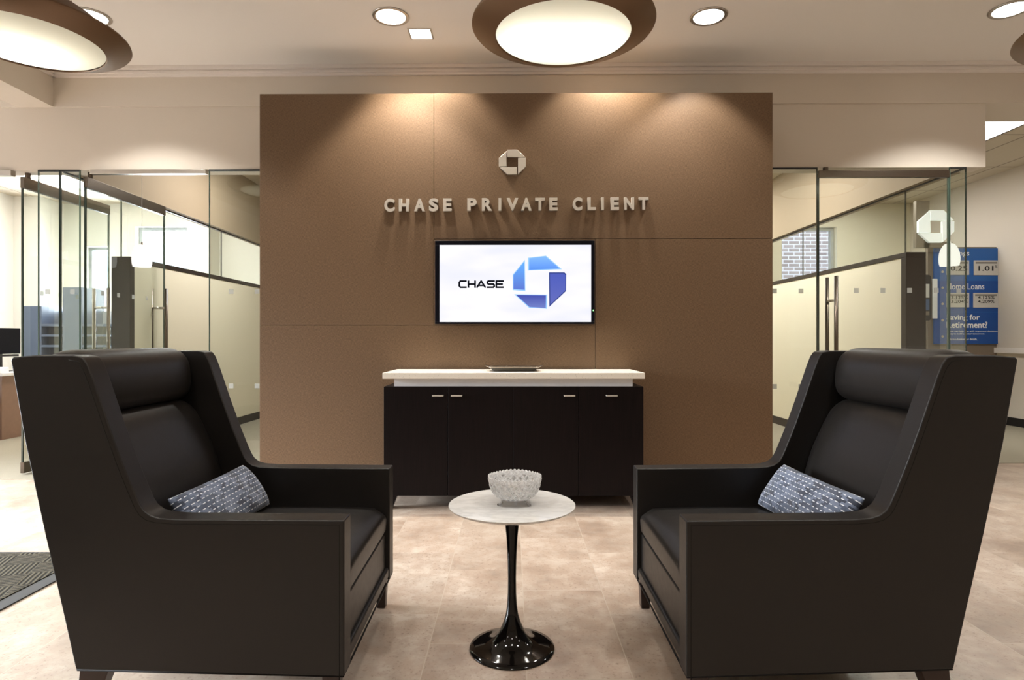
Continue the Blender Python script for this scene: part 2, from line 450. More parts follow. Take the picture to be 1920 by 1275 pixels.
# crown moulding with steps
cm = MB()
for (a, b, z0, z1) in ((.022, 0, 3.215, 3.235), (.034, 0, 3.235, 3.252), (.028, 0, 3.252, 3.262), (.052, 0, 3.262, 3.289)):
    slantbox(cm, -3.70, XR, -.012-a, -.012, z0, z1)
    cm.box(-3.70, YF, z0, -3.70+a, 4.94, z1)
struct('trim_2', cm, M_trim)
# header walls above the side glass, low panel walls
struct('wall_header', MB().box(-3.72, 5.1, ZH, -3.58, YB, ZC), M_tan)
struct('wall_header', MB().box(3.55, 5.05, ZH, 3.69, YB, ZC), M_tan)
# wall between the two offices behind the brown wall
struct('wall_middle', MB().box(-1.55, 5.1, 0, 1.55, 5.25, ZH), M_wall)
struct('wall_middle', MB().box(-.1, 5.25, 0, .1, YB, ZC), M_office)
struct('baseboard_right', MB().box(XR-.015, YF, .0, XR, YB, .11), M_black)
struct('trim_3', MB().box(XR-.035, YF, .93, XR, YB, 1.0), M_trim)
# pilasters in the left office
struct('wall_pilaster', MB().box(-7.6, 9.35, 0, -7.2, YB, ZC), M_owhite)
struct('wall_pilaster', MB().box(-5.05, 9.55, 0, -4.7, YB, ZC), M_owhite)
# exterior brick wall
struct('wall_outside', MB().box(2.5, 12.2, -1, 9.5, 12.4, 6), M_brick)
# windows
M_wframe = plain('grey_window_frame', srgb(150, 156, 158), .4)
M_wglass = thinglass('window_glass', (.97, .98, 1, 1), .7)
def window(name, x0, x1, z0, z1, y, mull=()):
    r = bpy.data.objects.new(name, None); COL.objects.link(r); r.location = (x0, y, z0); r['kind'] = 'structure'
    w, h = x1-x0, z1-z0; m = MB(); f = .05
    m.box(0, 0, 0, w, .08, f).box(0, 0, h-f, w, .08, h).box(0, 0, f, f, .08, h-f).box(w-f, 0, f, w, .08, h-f)
    for u in mull: m.box(u-.02, 0, f, u+.02, .08, h-f)
    m.build('window_frame', M_wframe, r, bevel=.004)
    MB().box(f, .035, f, w-f, .045, h-f).build('pane', M_wglass, r)
    return r
window('window_1', -6.05, -5.22, .9, 2.92, YB+.1)
window('window_3', -6.86, -6.48, .9, 2.60, YB+.1)
window('window_2', 4.33, 5.22, .9, 2.92, YB+.1)

# low cream panel walls with dark frames inside the glass rooms
def low_wall(name, x0, x1, y0, label, face):
    r = thing(name, label, 'partition', ((x0+x1)/2, y0, .004))
    w = x1-x0; L = YB-y0-.01; H = 1.866
    MB().box(-w/2+.006, .05, .10, w/2-.006, L, H-.045).build('panel', M_office, r)
    m = MB(); m.box(-w/2, 0, H-.045, w/2, L, H); m.box(-w/2, 0, 0, w/2, .07, H-.045); m.box(-w/2, .07, 0, w/2, L, .10)
    m.build('frame', M_darkwood, r, bevel=.003)
    return r
low_wall('panel_wall', -3.69, -3.52, 5.65, 'low cream wall panel with dark frame behind the glass on the left of the brown wall', 1)
low_wall('panel_wall', 3.45, 3.625, 5.37, 'low cream wall panel with dark frame behind the glass on the right of the brown wall', -1)

# ------------------------------------------------------------------ glass
def glass_pane(x0, y0, x1, y1, z0, z1, label, edges=(1, 1), name='glass_partition', decals=None, t=.006, pale=(0, 0), group=None):
    L = math.hypot(x1-x0, y1-y0); a = math.atan2(y1-y0, x1-x0)
    r = thing(name, label, 'glass partition', (x0, y0, z0), a, group)
    H = z1-z0
    MB().box(.004, -t, 0, L-.004, t, H).build('pane', M_glass, r)
    for k, (e, u) in enumerate(zip(edges, (0, L))):
        if e: MB().box(u-.004 if k else u-.001, -t*1.1, 0, u+.001 if k else u+.004, t*1.1, H).build('glass_edge', M_gedge2 if pale[k] else M_gedge, r)
    MB().box(0, -.008, H-.012, L, .008, H).build('channel', M_black, r)
    if decals:
        for (u, z) in decals:
            MB().box(u-.019, -t-.001, z-.019-z0, u+.019, -t-.0002, z+.019-z0).build('decal', M_decal, r)
    return r
dz = 1.49
glass_pane(-3.83, fy(-3.83), -3.655, fy(-3.655), .004, ZH, 'narrow fixed glass pane left of the first cross joint, beside the left open door', decals=[(.08, dz), (.08, .73)], pale=(1, 0))
glass_pane(-3.648, fy(-3.648), -3.49, fy(-3.49), .004, ZH, 'narrow fixed glass pane between the two open glass doors, nearer the right one', decals=[(.1, dz), (.1, .73)], pale=(0, 1))
glass_pane(-2.44, fy(-2.44), -1.60, fy(-1.6), .004, ZH, 'fixed front glass pane touching the left edge of the brown wall', decals=[(.18+.21*k, z) for k in range(3) for z in (dz, .73)], edges=(1, 0), pale=(1, 0))
glass_pane(-3.65, 5.0, -3.65, 5.73, .004, ZH, 'full height side glass pane ending at the low dark framed wall on the left', edges=(0, 1), pale=(0, 1))
glass_pane(-3.65, 5.74, -3.65, 7.70, 1.872, ZH, 'near glass pane above the low cream wall on the left', edges=(0, 1))
glass_pane(-3.65, 7.71, -3.65, 9.84, 1.872, ZH, 'far glass pane above the low cream wall on the left', edges=(0, 0))
glass_pane(1.62, fy(1.62), 2.43, fy(2.43), .004, ZH, 'fixed front glass pane touching the right edge of the brown wall', decals=[(.26+.21*k, z) for k in range(3) for z in (dz, .73)], edges=(0, 1))
glass_pane(3.475, fy(3.475), 3.605, fy(3.605), .004, ZH, 'narrow fixed glass pane at the right outer corner of the glass room', decals=[(.07, dz)], pale=(1, 0))
glass_pane(3.605, 4.89, 3.605, 5.62, .004, ZH, 'full height side glass pane at the corner right of the closed glass door', edges=(0, 1))
glass_pane(3.605, 5.63, 3.605, 7.60, 1.872, ZH, 'near glass pane above the low cream wall on the right', edges=(0, 1))
glass_pane(3.605, 7.61, 3.605, 9.84, 1.872, ZH, 'far glass pane above the low cream wall on the right', edges=(0, 0))
# steel header channel over the doorways
def header(x0, x1, z0, z1, d0, d1, label):
    m = MB(); L = x1-x0
    y0, y1 = fy(x0), fy(x1)
    m.hexa([(0, d0, 0), (L, y1-y0+d0, 0), (L, y1-y0+d1, 0), (0, d1, 0)], [(0, d0, z1-z0), (L, y1-y0+d0, z1-z0), (L, y1-y0+d1, z1-z0), (0, d1, z1-z0)])
    o = m.build('door_header', M_steel, None, bevel=.002); o.location = (x0, y0, z0)
    tag(o, label, 'door header')
header(-3.40, -2.46, ZH-.035, ZH-.001, -.02, .03, 'brushed steel header channel over the doorway next to the brown wall')
header(-5.2, -4.04, ZH-.045, ZH-.001, -.02, .03, 'brushed steel header channel at the far left edge over the other doorway')

def glass_door(name, loc, rz, L, handle_u, label, decals, rh=.09, gap=.05):
    """leaf runs along local +x from the hinge"""
    r = bpy.data.objects.new(name, None); COL.objects.link(r); r.location = loc; r.rotation_euler = (0, 0, rz)
    tag(r, label, None, None, 'structure')
    H = ZH-gap
    MB().box(.005, -.006, .10, L-.005, .006, H-rh).build('pane', M_glass, r)
    MB().box(0, -.016, H-rh, L, .016, H).build('top_rail', M_steel_dark, r, bevel=.002)
    MB().box(0, -.016, .012, L, .016, .10).build('bottom_rail', M_steel_dark, r, bevel=.002)
    MB().box(-.002, -.0075, .10, .007, .0075, H-rh).build('glass_edge', M_gedge, r)
    MB().box(L-.007, -.0075, .10, L+.002, .0075, H-rh).build('glass_edge', M_gedge2, r)
    MB().lathe([(0, H), (.02, H), (.02, H+gap-.004), (0, H+gap-.004)], 16, .06, 0).build('pivot', M_steel_dark, r)
    for s in (-1, 1):
        h = MB(); h.tube([(handle_u, s*.07, .36), (handle_u, s*.07, 1.60)], .0155, 20)
        hb = h.build('handle', M_steel_dark, r, smooth=True)
        g = MB()
        for z in (.55, 1.41): g.tube([(handle_u, s*.0065, z), (handle_u, s*.068, z)], .011, 14)
        g.build('standoff', M_steel, hb, smooth=True)
    for (u, z) in decals:
        MB().box(u-.019, -.0075, z-.019, u+.019, -.0065, z+.019).build('decal', M_decal, r)
    return r
glass_door('door_1', (-3.985, 4.99, .004), PI/2, 1.07, .96, 'frameless glass door standing open at the far left', [(.2+.21*k, 1.49) for k in range(3)])
glass_door('door_2', (-3.465, 4.98, .004), PI/2, 1.13, 1.04, 'frameless glass door standing open beside the low dark framed wall', [(.2+.21*k, 1.49) for k in range(4)])
glass_door('door_3', (2.437, fy(2.44), .004), -.012, 1.03, .108, 'closed frameless glass door right of the brown wall', [(.3+.21*k, 1.49) for k in range(4)], .056, .03)

# ------------------------------------------------------------------ brown feature wall
YW = 4.5; SW = F/YW; YAW = -.008
W = bpy.data.objects.new('wall_center', None); COL.objects.link(W); W['kind'] = 'structure'
W['label'] = 'large freestanding brown woven feature wall behind the cabinet'
W.location = (0, YW, 0); W.rotation_euler = (0, 0, YAW)
def wx(px): return (px-960)/SW
def wz(py): return EYE-(py-637)/SW
MB().box(wx(485.5), .013, 0, wx(1447), .20, wz(174.7)).build('core', M_woven, W)
g = .0016
for (a, b, c, d) in ((485, 813.5, 177, 609), (813.5, 1447.5, 174.7, 447.5), (1116, 1447.5, 447.5, 919), (485, 1116, 609, 919)):
    z0 = 0 if d > 900 else wz(d)+g
    z1 = wz(174.5) if c < 200 else wz(c)-g
    MB().box(wx(a)+g, 0, z0, wx(b)-g, .013, z1).build('wall_panel', M_woven, W, bevel=.0008, seg=1)
# centre field behind the television
MB().box(wx(813.5)+g, 0, wz(609)+g, wx(1116)-g, .013, wz(447.5)-g).build('wall_panel', M_woven, W)

# lettering
sign = thing('wall_sign', 'raised brushed steel lettering reading CHASE PRIVATE CLIENT on the brown wall', 'sign', (wx(968), YW-.001, wz(400)), YAW)
def cx3(x): return 700+x/3.5556
def cy3(y): return 260+y/3.5556
LET = [('C',77,142),('H',173,240),('A',275,347),('S',373,435),('E',468,523),('P',628,690),('R',725,793),('I',835,853),('V',890,965),('A',985,1055),
       ('T',1078,1142),('E',1172,1227),('C',1328,1390),('L',1425,1480),('I',1516,1533),('E',1578,1633),('N',1668,1733),('T',1765,1828)]
ox, oz = wx(968), wz(400)
for ch, a, b in LET:
    mid = (a+b)/2; sl = (mid-77)/1750*9
    top, bot = 403-sl, 487-sl
    if ch in 'CS': top -= 1; bot += 2
    text_mesh(ch, .2, .026, 'letter', M_letter, sign, Matrix.Translation((-ox, -.0135, -oz)), offset=.009,
              fit=(wx(cx3(a)), wz(cy3(bot)), wx(cx3(b)), wz(cy3(top))), res=6)
# octagon emblem
OCT = [[(893,78),(960,78),(1012,128),(893,128)], [(965,132),(1016,132),(1016,190),(967,240),(965,240)],
       [(843,195),(957,195),(957,242),(893,242)], [(888,88),(888,190),(837,190),(837,135)]]
emb = thing('wall_emblem', 'raised steel octagon emblem above the steel lettering', 'sign', (wx(cx3(926)), YW-.001, wz(cy3(160))), YAW)
for poly in OCT:
    MB().prism([(wx(cx3(x))-wx(cx3(926)), wz(cy3(y))-wz(cy3(160))) for x, y in poly], -.026, -.0005, 'y').build('segment', M_letter, emb, bevel=.002)
# ------------------------------------------------------------------ television
tv = thing('television', 'wall mounted flat television showing a blue octagon logo', 'television', (wx(965), YW, wz(529)), YAW)
TD = .06; ST = F/(YW-TD)
def tx(px): return (px-960)/ST - wx(965)
def tz(py): return EYE-(py-637)/ST - wz(529)
M_bezel = plain('black_bezel', srgb(10, 11, 20), .35, 0, .12, amt=.02, bstr=0)
bz = MB(); x0, x1, z0, z1 = tx(815.5), tx(1115), tz(607), tz(450.5)
i0, i1, j0, j1 = tx(824), tx(1108.5), tz(603), tz(458.5)
bz.box(x0, -TD, z0, x1, -.02, j0).box(x0, -TD, j1, x1, -.02, z1).box(x0, -TD, j0, i0, -.02, j1).box(i1, -TD, j0, x1, -.02, j1)
bz.build('bezel', M_bezel, tv, bevel=.002)
MB().box(x0+.03, -.02, z0+.03, x1-.03, 0, z1-.03).build('back_housing', M_black, tv)
def screenmat():
    t = NT('screen_picture'); p = t.coord()
    sx = t.add('ShaderNodeSeparateXYZ'); t.link(p, sx.inputs[0])
    n = t.noise(t.mapped(p, (1.2, 1, 4)), 1.5, 2)
    c = t.ramp(n, [(.35, srgb(222, 223, 236)), (.6, srgb(236, 234, 240))])
    e = t.add('ShaderNodeEmission'); t.link(c, e.inputs[0]); e.inputs[1].default_value = 1.0
    t.link(e.outputs[0], t.out.inputs[0]); return t.m
M_screen = screenmat()
scr = MB().box(i0, -TD+.006, j0, i1, -.02, j1).build('screen', M_screen, tv)
def c2(x, y): return (tx(780+x/5.189), tz(420+y/5.189))
def gradblue(name, a, b, z0, z1):
    t = NT(name); p = t.coord(); sx = t.add('ShaderNodeSeparateXYZ'); t.link(p, sx.inputs[0])
    mr = t.add('ShaderNodeMapRange'); t.link(sx.outputs[2], mr.inputs[0]); mr.inputs[1].default_value = z0; mr.inputs[2].default_value = z1
    c = t.mix(mr.outputs[0], a, b)
    e = t.add('ShaderNodeEmission'); t.link(c, e.inputs[0]); e.inputs[1].default_value = 1.0
    t.link(e.outputs[0], t.out.inputs[0]); return t.m
LOGO = [([(1090,325),(1265,305),(1420,437),(1088,450)], srgb(86,138,224), srgb(128,178,250)),
        ([(1060,345),(1065,650),(942,640),(942,490)], srgb(92,112,196), srgb(98,168,244)),
        ([(1295,468),(1445,468),(1462,485),(1460,650),(1298,802)], srgb(96,104,178), srgb(74,88,176)),
        ([(955,680),(1278,685),(1276,822),(1100,812)], srgb(110,124,190), srgb(62,70,158))]
M_logoedge = emit('logo_edge_light', srgb(150, 196, 252), 1.0)
M_logodark = emit('logo_edge_dark', srgb(52, 66, 130), 1.0)
for k, (poly, a, b) in enumerate(LOGO):
    P = [c2(*q) for q in poly]
    zz = [q[1] for q in P]
    cxm = sum(q[0] for q in P)/len(P); czm = sum(q[1] for q in P)/len(P)
    MB().prism(P, -TD+.0048, -TD+.0058, 'y').build('picture_logo', M_logoedge if k != 2 else M_logodark, scr)
    Q = [(cxm+(q[0]-cxm)*.9, czm+(q[1]-czm)*.9) for q in P]
    MB().prism(Q, -TD+.0036, -TD+.0046, 'y').build('picture_logo', gradblue('logo_blue_%d' % k, a, b, min(zz), max(zz)), scr)
# CHASE on the screen: wide squared letters drawn with strokes
M_ink = emit('screen_ink', srgb(18, 20, 28), .6)
def strokes(m, segs, t, y0, y1):
    for (ax, ay), (bx_, by) in segs:
        A = Vector((ax, ay)); B = Vector((bx_, by)); d = (B-A).normalized(); n = Vector((-d.y, d.x))*t/2; e = d*t*.35
        q = [A-e+n, A-e-n, B+e-n, B+e+n]
        m.prism([c2(v.x, v.y) for v in q], y0, y1, 'y')
T, B_, t_ = 551, 612, 17
glyph = {'C': [((70,T),(14,T)),((14,T),(4,T+14)),((4,T+14),(4,B_-14)),((4,B_-14),(14,B_)),((14,B_),(70,B_))],
         'H': [((5,T),(5,B_)),((70,T),(70,B_)),((5,581),(70,581))],
         'A': [((2,B_),(42,T)),((42,T),(82,B_)),((22,594),(62,594))],
         'S': [((72,T),(14,T)),((14,T),(5,T+9)),((5,T+9),(5,572)),((5,572),(14,581)),((14,581),(62,581)),((62,581),(71,590)),((71,590),(71,B_-9)),((71,B_-9),(62,B_)),((62,B_),(4,B_))],
         'E': [((72,T),(6,T)),((6,T),(6,B_)),((6,B_),(72,B_)),((6,581),(64,581))]}
for ch, gx in (('C', 417), ('H', 505), ('A', 592), ('S', 690), ('E', 776)):
    m = MB(); strokes(m, [((gx+a[0], a[1]), (gx+b[0], b[1])) for a, b in glyph[ch]], t_, -TD+.0045, -TD+.0056)
    m.build('picture_text', M_ink, scr)
MB().box(*(lambda p: (p[0]-.003, -TD-.0006, p[1]-.005, p[0]+.003, -TD+.002, p[1]+.005))(c2(1724, 838))).build('power_light', emit('green_led', (.3, 1, .3, 1), 2), tv)

# ------------------------------------------------------------------ cabinet
YC = 3.986; S1 = F/YC
cab = thing('credenza', 'long dark brown four door cabinet with white quartz top under the television', 'cabinet', (0, YC, 0))
def kx(px): return (px-960)/S1
def kz(py): return EYE-(py-637)/S1
DEP = YW-YC-.022
zt, zb = kz(724.5), kz(930)
MB().box(kx(719), .022, zb, kx(1207), DEP, zt).build('body', M_espresso, cab, bevel=.002)
edges = [719, 839.5, 962, 1085, 1207]
HND = [(0, 812, 831), (1, 847, 866), (2, 1058, 1077), (3, 1137, 1156)]
for k in range(4):
    d = MB().box(kx(edges[k])+.0015, 0, zb+.002, kx(edges[k+1])-.0015, .020, zt-.002).build('door', M_espresso, cab, bevel=.0015)
    _, a, b = HND[k]
    hz = kz(741); h = MB()
    h.tube([(kx(a), .0, hz), (kx(a), -.022, hz), (kx(b), -.022, hz), (kx(b), 0, hz)], .0045, 8)
    h.box(kx(a)-.003, -.027, hz-.005, kx(b)+.003, -.018, hz+.005)
    h.build('handle', M_letter, d, smooth=False, bevel=.001)
MB().box(kx(737.5), .03, zt, kx(1188), DEP-.03, kz(709)).build('riser', M_white, cab)
MB().box(kx(718), -.012, kz(709.5), kx(1208.5), DEP, kz(698.3)).build('countertop', M_quartz, cab, bevel=.002)
for sx_ in (-1, 1):
    for yy in (0, 1):
        xa = kx(719) if sx_ < 0 else kx(1207)
        y0, y1 = (.004, .07) if yy == 0 else (DEP-.07, DEP-.004)
        w1, w0 = .085, .052
        xs1 = (xa, xa+w1) if sx_ < 0 else (xa-w1, xa)
        xs0 = (xa, xa+w0) if sx_ < 0 else (xa-w0, xa)
        MB().hexa([(xs0[0], y0, 0), (xs0[1], y0, 0), (xs0[1], y1, 0), (xs0[0], y1, 0)], [(xs1[0], y0, zb), (xs1[1], y0, zb), (xs1[1], y1, zb), (xs1[0], y1, zb)]).build('leg', M_espresso, cab, bevel=.002)
# tray
zt_ = kz(698.3)
tray = thing('serving_tray', 'shallow old silver serving tray on the white cabinet top', 'tray', (kx(964), YC+.25, zt_+.001))
s2 = F/(YC+.25)
tw = 92/s2/2
def rrect(w, d, r, n=6):
    P = []
    for cx_, cy_, a0 in ((w-r, d-r, 0), (-w+r, d-r, 90), (-w+r, -d+r, 180), (w-r, -d+r, 270)):
        for k in range(n+1):
            a = math.radians(a0+90*k/n); P.append((cx_+r*math.cos(a), cy_+r*math.sin(a)))
    return P
m = MB(); rings = []
for (w, d, z) in ((.0, .0, .0), (tw-.03, .10, 0), (tw-.004, .126, .024), (tw+.004, .134, .028), (tw+.004, .134, .031), (tw-.006, .124, .028), (tw-.032, .098, .005), (0, 0, .005)):
    if w == 0: rings.append([m.bm.verts.new((0, 0, z))])
    else: rings.append([m.bm.verts.new((x, y, z)) for x, y in rrect(w, d, .035)])
for A, B in zip(rings[:-1], rings[1:]):
    n = max(len(A), len(B))
    for k in range(n):
        k2 = (k+1) % n
        if len(A) == 1: m.bm.faces.new((A[0], B[k], B[k2]))
        elif len(B) == 1: m.bm.faces.new((A[k], B[0], A[k2]))
        else: m.bm.faces.new((A[k], B[k], B[k2], A[k2]))
m.build('tray_pan', M_silver, tray, smooth=True)
for s in (-1, 1):
    MB().tube([(s*tw, -.045, .028), (s*(tw+.02), -.035, .034), (s*(tw+.028), 0, .036), (s*(tw+.02), .035, .034), (s*tw, .045, .028)], .003, 8).build('handle', M_silver, tray, smooth=True)

# ------------------------------------------------------------------ armchairs
SN = 651.5; CX, CY = -.955, 2.1625; HW = .3975; TH = .078
def cp(px, py): return ((px-960)/SN - CX, EYE-(py-637)/SN)
def make_chair(label):
    r = thing('armchair', label, 'armchair', (CX, CY, 0), 0, 'high backed leather armchairs')
    prof = [cp(*p) for p in ((139.5,1254),(114,1138),(82,998),(46,829),(19,674),(23,669),(65,665.5),(135,665.5),(152,669),(161,682),(171,708),(202,800),(224,862),(237,895),(250,927),(258,945),(266,957),(278,966),(295,971),(330,973.5),(640,977),(640,1271))]
    for s in (-1, 1):
        y0, y1 = (-HW, -HW+TH) if s < 0 else (HW-TH, HW)
        MB().prism(prof, y0, y1, 'y').build('side_panel', M_leather, r, bevel=.017, seg=4)
    inner = HW-TH
    # shell back between the sides
    bp = [cp(*p) for p in ((139.5,1254),(114,1138),(82,998),(46,829),(21,690))]
    bp = [(x+.006, z) for x, z in bp]
    fr = [(x+.055, z) for x, z in bp[::-1]]
    MB().prism(bp+fr, -inner-.01, inner+.01, 'y').build('back_shell', M_leather, r, bevel=.012)
    # base box, front rail
    xf = cp(640, 0)[0]
    MB().box(-.30, -inner-.005, .145, xf-.018, inner+.005, .318).build('seat_base', M_leather, r, bevel=.008)
    MB().box(xf-.06, -inner-.005, .134, xf-.004, inner+.005, .178).build('front_rail', M_leather, r, bevel=.010)
    # piping round the lower edge
    zp = .1335
    MB().tube([(cp(139.5,0)[0]+.004, -HW+.004, .152), (xf-.004, -HW+.004, .1265), (xf-.004, HW-.004, .1265), (cp(139.5,0)[0]+.004, HW-.004, .152), (cp(139.5,0)[0]+.004, -HW+.004, .152)], .004, 8).build('piping', M_seam, r, smooth=True)
    # piping on the outer faces of both sides
    for s in (-1, 1):
        q = [(x, s*(HW+.0005), z) for x, z in prof[7:]]
        qc = []
        for (x, y, z) in q:
            qc.append((min(x-.012, xf-.014), y-s*.0015, z-.013))
        MB().tube(qc, .0016, 6).build('piping', M_seam, r, smooth=True)
    # seat cushion: rounded block with a crowned top
    m = MB(); nx, ny = 16, 14
    X0, X1, Z0, Z1 = -.235, xf-.008, .322, .432
    def cush(u, v):
        x = X0+(X1-X0)*u; y = -inner+.004+(2*inner-.008)*v
        return x, y
    top = []
    for i in range(nx+1):
        row = []
        for j in range(ny+1):
            u, v = i/nx, j/ny; x, y = cush(u, v)
            ev = min(1, min(v, 1-v)/.10); eu = min(1, (1-u)/.09)
            z = Z1 + .022*math.sin(PI*min(1, max(0, v)))**.7*math.sin(PI*(.12+.80*u)) - .020*(1-ev)**2 - .030*(1-eu)**2
            row.append(m.bm.verts.new((x, y, z)))
        top.append(row)
    botv = [[m.bm.verts.new((cush(i/nx, j/ny)[0]-(.006 if i == nx else 0), cush(i/nx, j/ny)[1], Z0)) for j in range(ny+1)] for i in range(nx+1)]
    mid = {}
    for i in range(nx):
        for j in range(ny):
            m.bm.faces.new((top[i][j], top[i+1][j], top[i+1][j+1], top[i][j+1])); m.bm.faces.new((botv[i][j], botv[i][j+1], botv[i+1][j+1], botv[i+1][j]))
    for j in range(ny):
        m.bm.faces.new((top[nx][j], botv[nx][j], botv[nx][j+1], top[nx][j+1])); m.bm.faces.new((top[0][j], top[0][j+1], botv[0][j+1], botv[0][j]))
    for i in range(nx):
        m.bm.faces.new((top[i][0], botv[i][0], botv[i+1][0], top[i+1][0])); m.bm.faces.new((top[i][ny], top[i+1][ny], botv[i+1][ny], botv[i][ny]))
    m.build('seat_cushion', M_leather, r, bevel=.014, seg=3, smooth=True)
    # cushions described by a side profile swept across, with rounded ends
    def swept(pts, name, half, endr, n=26, mat=M_leather, pull=.75):
        m = MB(); rings = []
        cx_ = sum(p[0] for p in pts)/len(pts); cz_ = sum(p[1] for p in pts)/len(pts)
        for k in range(n+1):
            y = -half+2*half*k/n
            d = min(y+half, half-y)
            t = 1-min(1, d/endr); f = math.sqrt(max(0, 1-t*t)); f = pull+(1-pull)*f
            rings.append([m.bm.verts.new((cx_+(p[0]-cx_)*f, y, cz_+(p[1]-cz_)*f)) for p in pts])
        for A, B in zip(rings[:-1], rings[1:]):
            for k in range(len(pts)):
                m.bm.faces.new((A[k], A[(k+1) % len(pts)], B[(k+1) % len(pts)], B[k]))
        m.bm.faces.new(rings[0]); m.bm.faces.new(rings[-1])
        return m.build(name, mat, r, smooth=True)
    # back cushion (world X given, made local)
    L = lambda x: x-CX
    front = [(-1.305,.866),(-1.283,.852),(-1.262,.830),(-1.243,.795),(-1.212,.729),(-1.185,.67),(-1.164,.61),(-1.148,.55),(-1.138,.49),(-1.130,.44)]
    backp = [(-1.24,.41),(-1.275,.55),(-1.31,.68),(-1.345,.80),(-1.362,.858),(-1.335,.868)]
    swept([(L(x), z) for x, z in front+backp], 'back_cushion', inner-.003, .07)
    # head roll
    pts = []
    for k in range(30):
        a = 2*PI*k/30; ca, sa = math.cos(a), math.sin(a)
        pts.append((L(-1.352)+.079*math.copysign(abs(ca)**.8, ca) - .012*sa, .966+.104*math.copysign(abs(sa)**.72, sa)))
    swept(pts, 'headrest', inner-.002, .075, pull=.72)
    # legs
    for s in (-1, 1):
        yo = s*(HW-.012); yi = s*(HW-.062); yi0 = s*(HW-.052)
        xa = cp(139.5, 0)[0]
        MB().hexa([(xa-.012, yo, 0), (xa+.034, yo, 0), (xa+.034, yi0, 0), (xa-.012, yi0, 0)],
                  [(xa+.004, yo, .152), (xa+.088, yo, .150), (xa+.088, yi, .150), (xa+.004, yi, .152)]).build('leg', M_legwood, r, bevel=.003)
        MB().hexa([(xf-.058, yo, 0), (xf-.024, yo, 0), (xf-.024, yi0, 0), (xf-.058, yi0, 0)],
                  [(xf-.070, yo, .140), (xf-.016, yo, .140), (xf-.016, yi, .140), (xf-.070, yi, .140)]).build('leg', M_legwood, r, bevel=.003)
    return r
chair = make_chair('high backed dark leather armchair on the left, facing right beside the entrance mat')
chair.rotation_euler.z = math.radians(.9)
chair2 = copy_tree(chair)
chair2.location = (.968, CY, 0); chair2.rotation_euler.z = PI-math.radians(.3)
chair2['label'] = 'high backed dark leather armchair on the right, facing left'

# pillows
def make_pillow(label):
    m = MB(); nu, nv = 32, 18; Lh, Hh, Th = .258, .098, .052
    def P(i, j, s):
        u = -1+2*i/nu; v = -1+2*j/nv
        k = (max(0, 1-abs(u)**3.2)**.5)*(max(0, 1-abs(v)**2.6)**.55)
        pinx = 1-.035*(1-abs(u))*0 - .04*v*v*0
        x = Lh*u*(1-.045*(1-v*v)*abs(u)**6); y = Hh*v*(1-.05*(1-u*u)*abs(v)**4)
        return (x, y, s*Th*k + .004*math.sin(9*u+2*v)*k)
    fr = [[m.bm.verts.new(P(i, j, 1)) for j in range(nv+1)] for i in range(nu+1)]
    bk = [[fr[i][j] if i in (0, nu) or j in (0, nv) else m.bm.verts.new(P(i, j, -1)) for j in range(nv+1)] for i in range(nu+1)]
    for i in range(nu):
        for j in range(nv):
            m.bm.faces.new((fr[i][j], fr[i+1][j], fr[i+1][j+1], fr[i][j+1]))
            try: m.bm.faces.new((bk[i][j], bk[i][j+1], bk[i+1][j+1], bk[i+1][j]))
            except ValueError: pass
    o = m.build('lumbar_pillow', M_pillow, None, smooth=True, sub=1)
    return tag(o, label, 'pillow', 'patterned lumbar pillows')
def place_pillow(o, loc, long_dir, up_dir):
    ex = Vector(long_dir).normalized(); ey = Vector(up_dir); ey = (ey-ex*ey.dot(ex)).normalized(); ez = ex.cross(ey)
    o.matrix_world = Matrix(((ex.x, ey.x, ez.x, loc[0]), (ex.y, ey.y, ez.y, loc[1]), (ex.z, ey.z, ez.z, loc[2]), (0, 0, 0, 1)))
pl = make_pillow('blue grey dashed lumbar pillow lying in the left armchair')
place_pillow(pl, (-1.015, 2.165, .528), (.03, 1, .01), (-.55, 0, .80))
pr = pl.copy(); COL.objects.link(pr); pr['label'] = 'blue grey dashed lumbar pillow lying in the right armchair'
place_pillow(pr, (1.035, 2.165, .53), (.06, -1, -.01), (.55, 0, .80))

# ------------------------------------------------------------------ side table and bowl
DT = 2.19
tb = thing('side_table', 'round white marble side table on a black tulip pedestal between the armchairs', 'table', (0, DT, 0))
ztop = .516
MB().lathe([(0, ztop-.020), (.17, ztop-.020), (.205, ztop-.016), (.222, ztop-.008), (.2262, ztop-.003), (.2255, ztop-.0008), (.223, ztop), (0, ztop)], 96).build('tabletop', M_marble, tb, smooth=True).modifiers.new('wn', 'WEIGHTED_NORMAL')
bp_ = [(0, .0), (.150, .0), (.1525, .003), (.151, .006), (.13, .012), (.105, .018), (.08, .027), (.062, .040), (.048, .058), (.038, .078), (.029, .10), (.022, .125), (.0175, .155), (.0150, .20), (.0145, .25), (.0155, .30), (.0175, .35), (.0205, .40), (.025, .44), (.031, .47), (.042, .488), (.060, .495), (.060, ztop-.020), (0, ztop-.020)]
MB().lathe(bp_, 72).build('pedestal', M_blackgloss, tb, smooth=True)

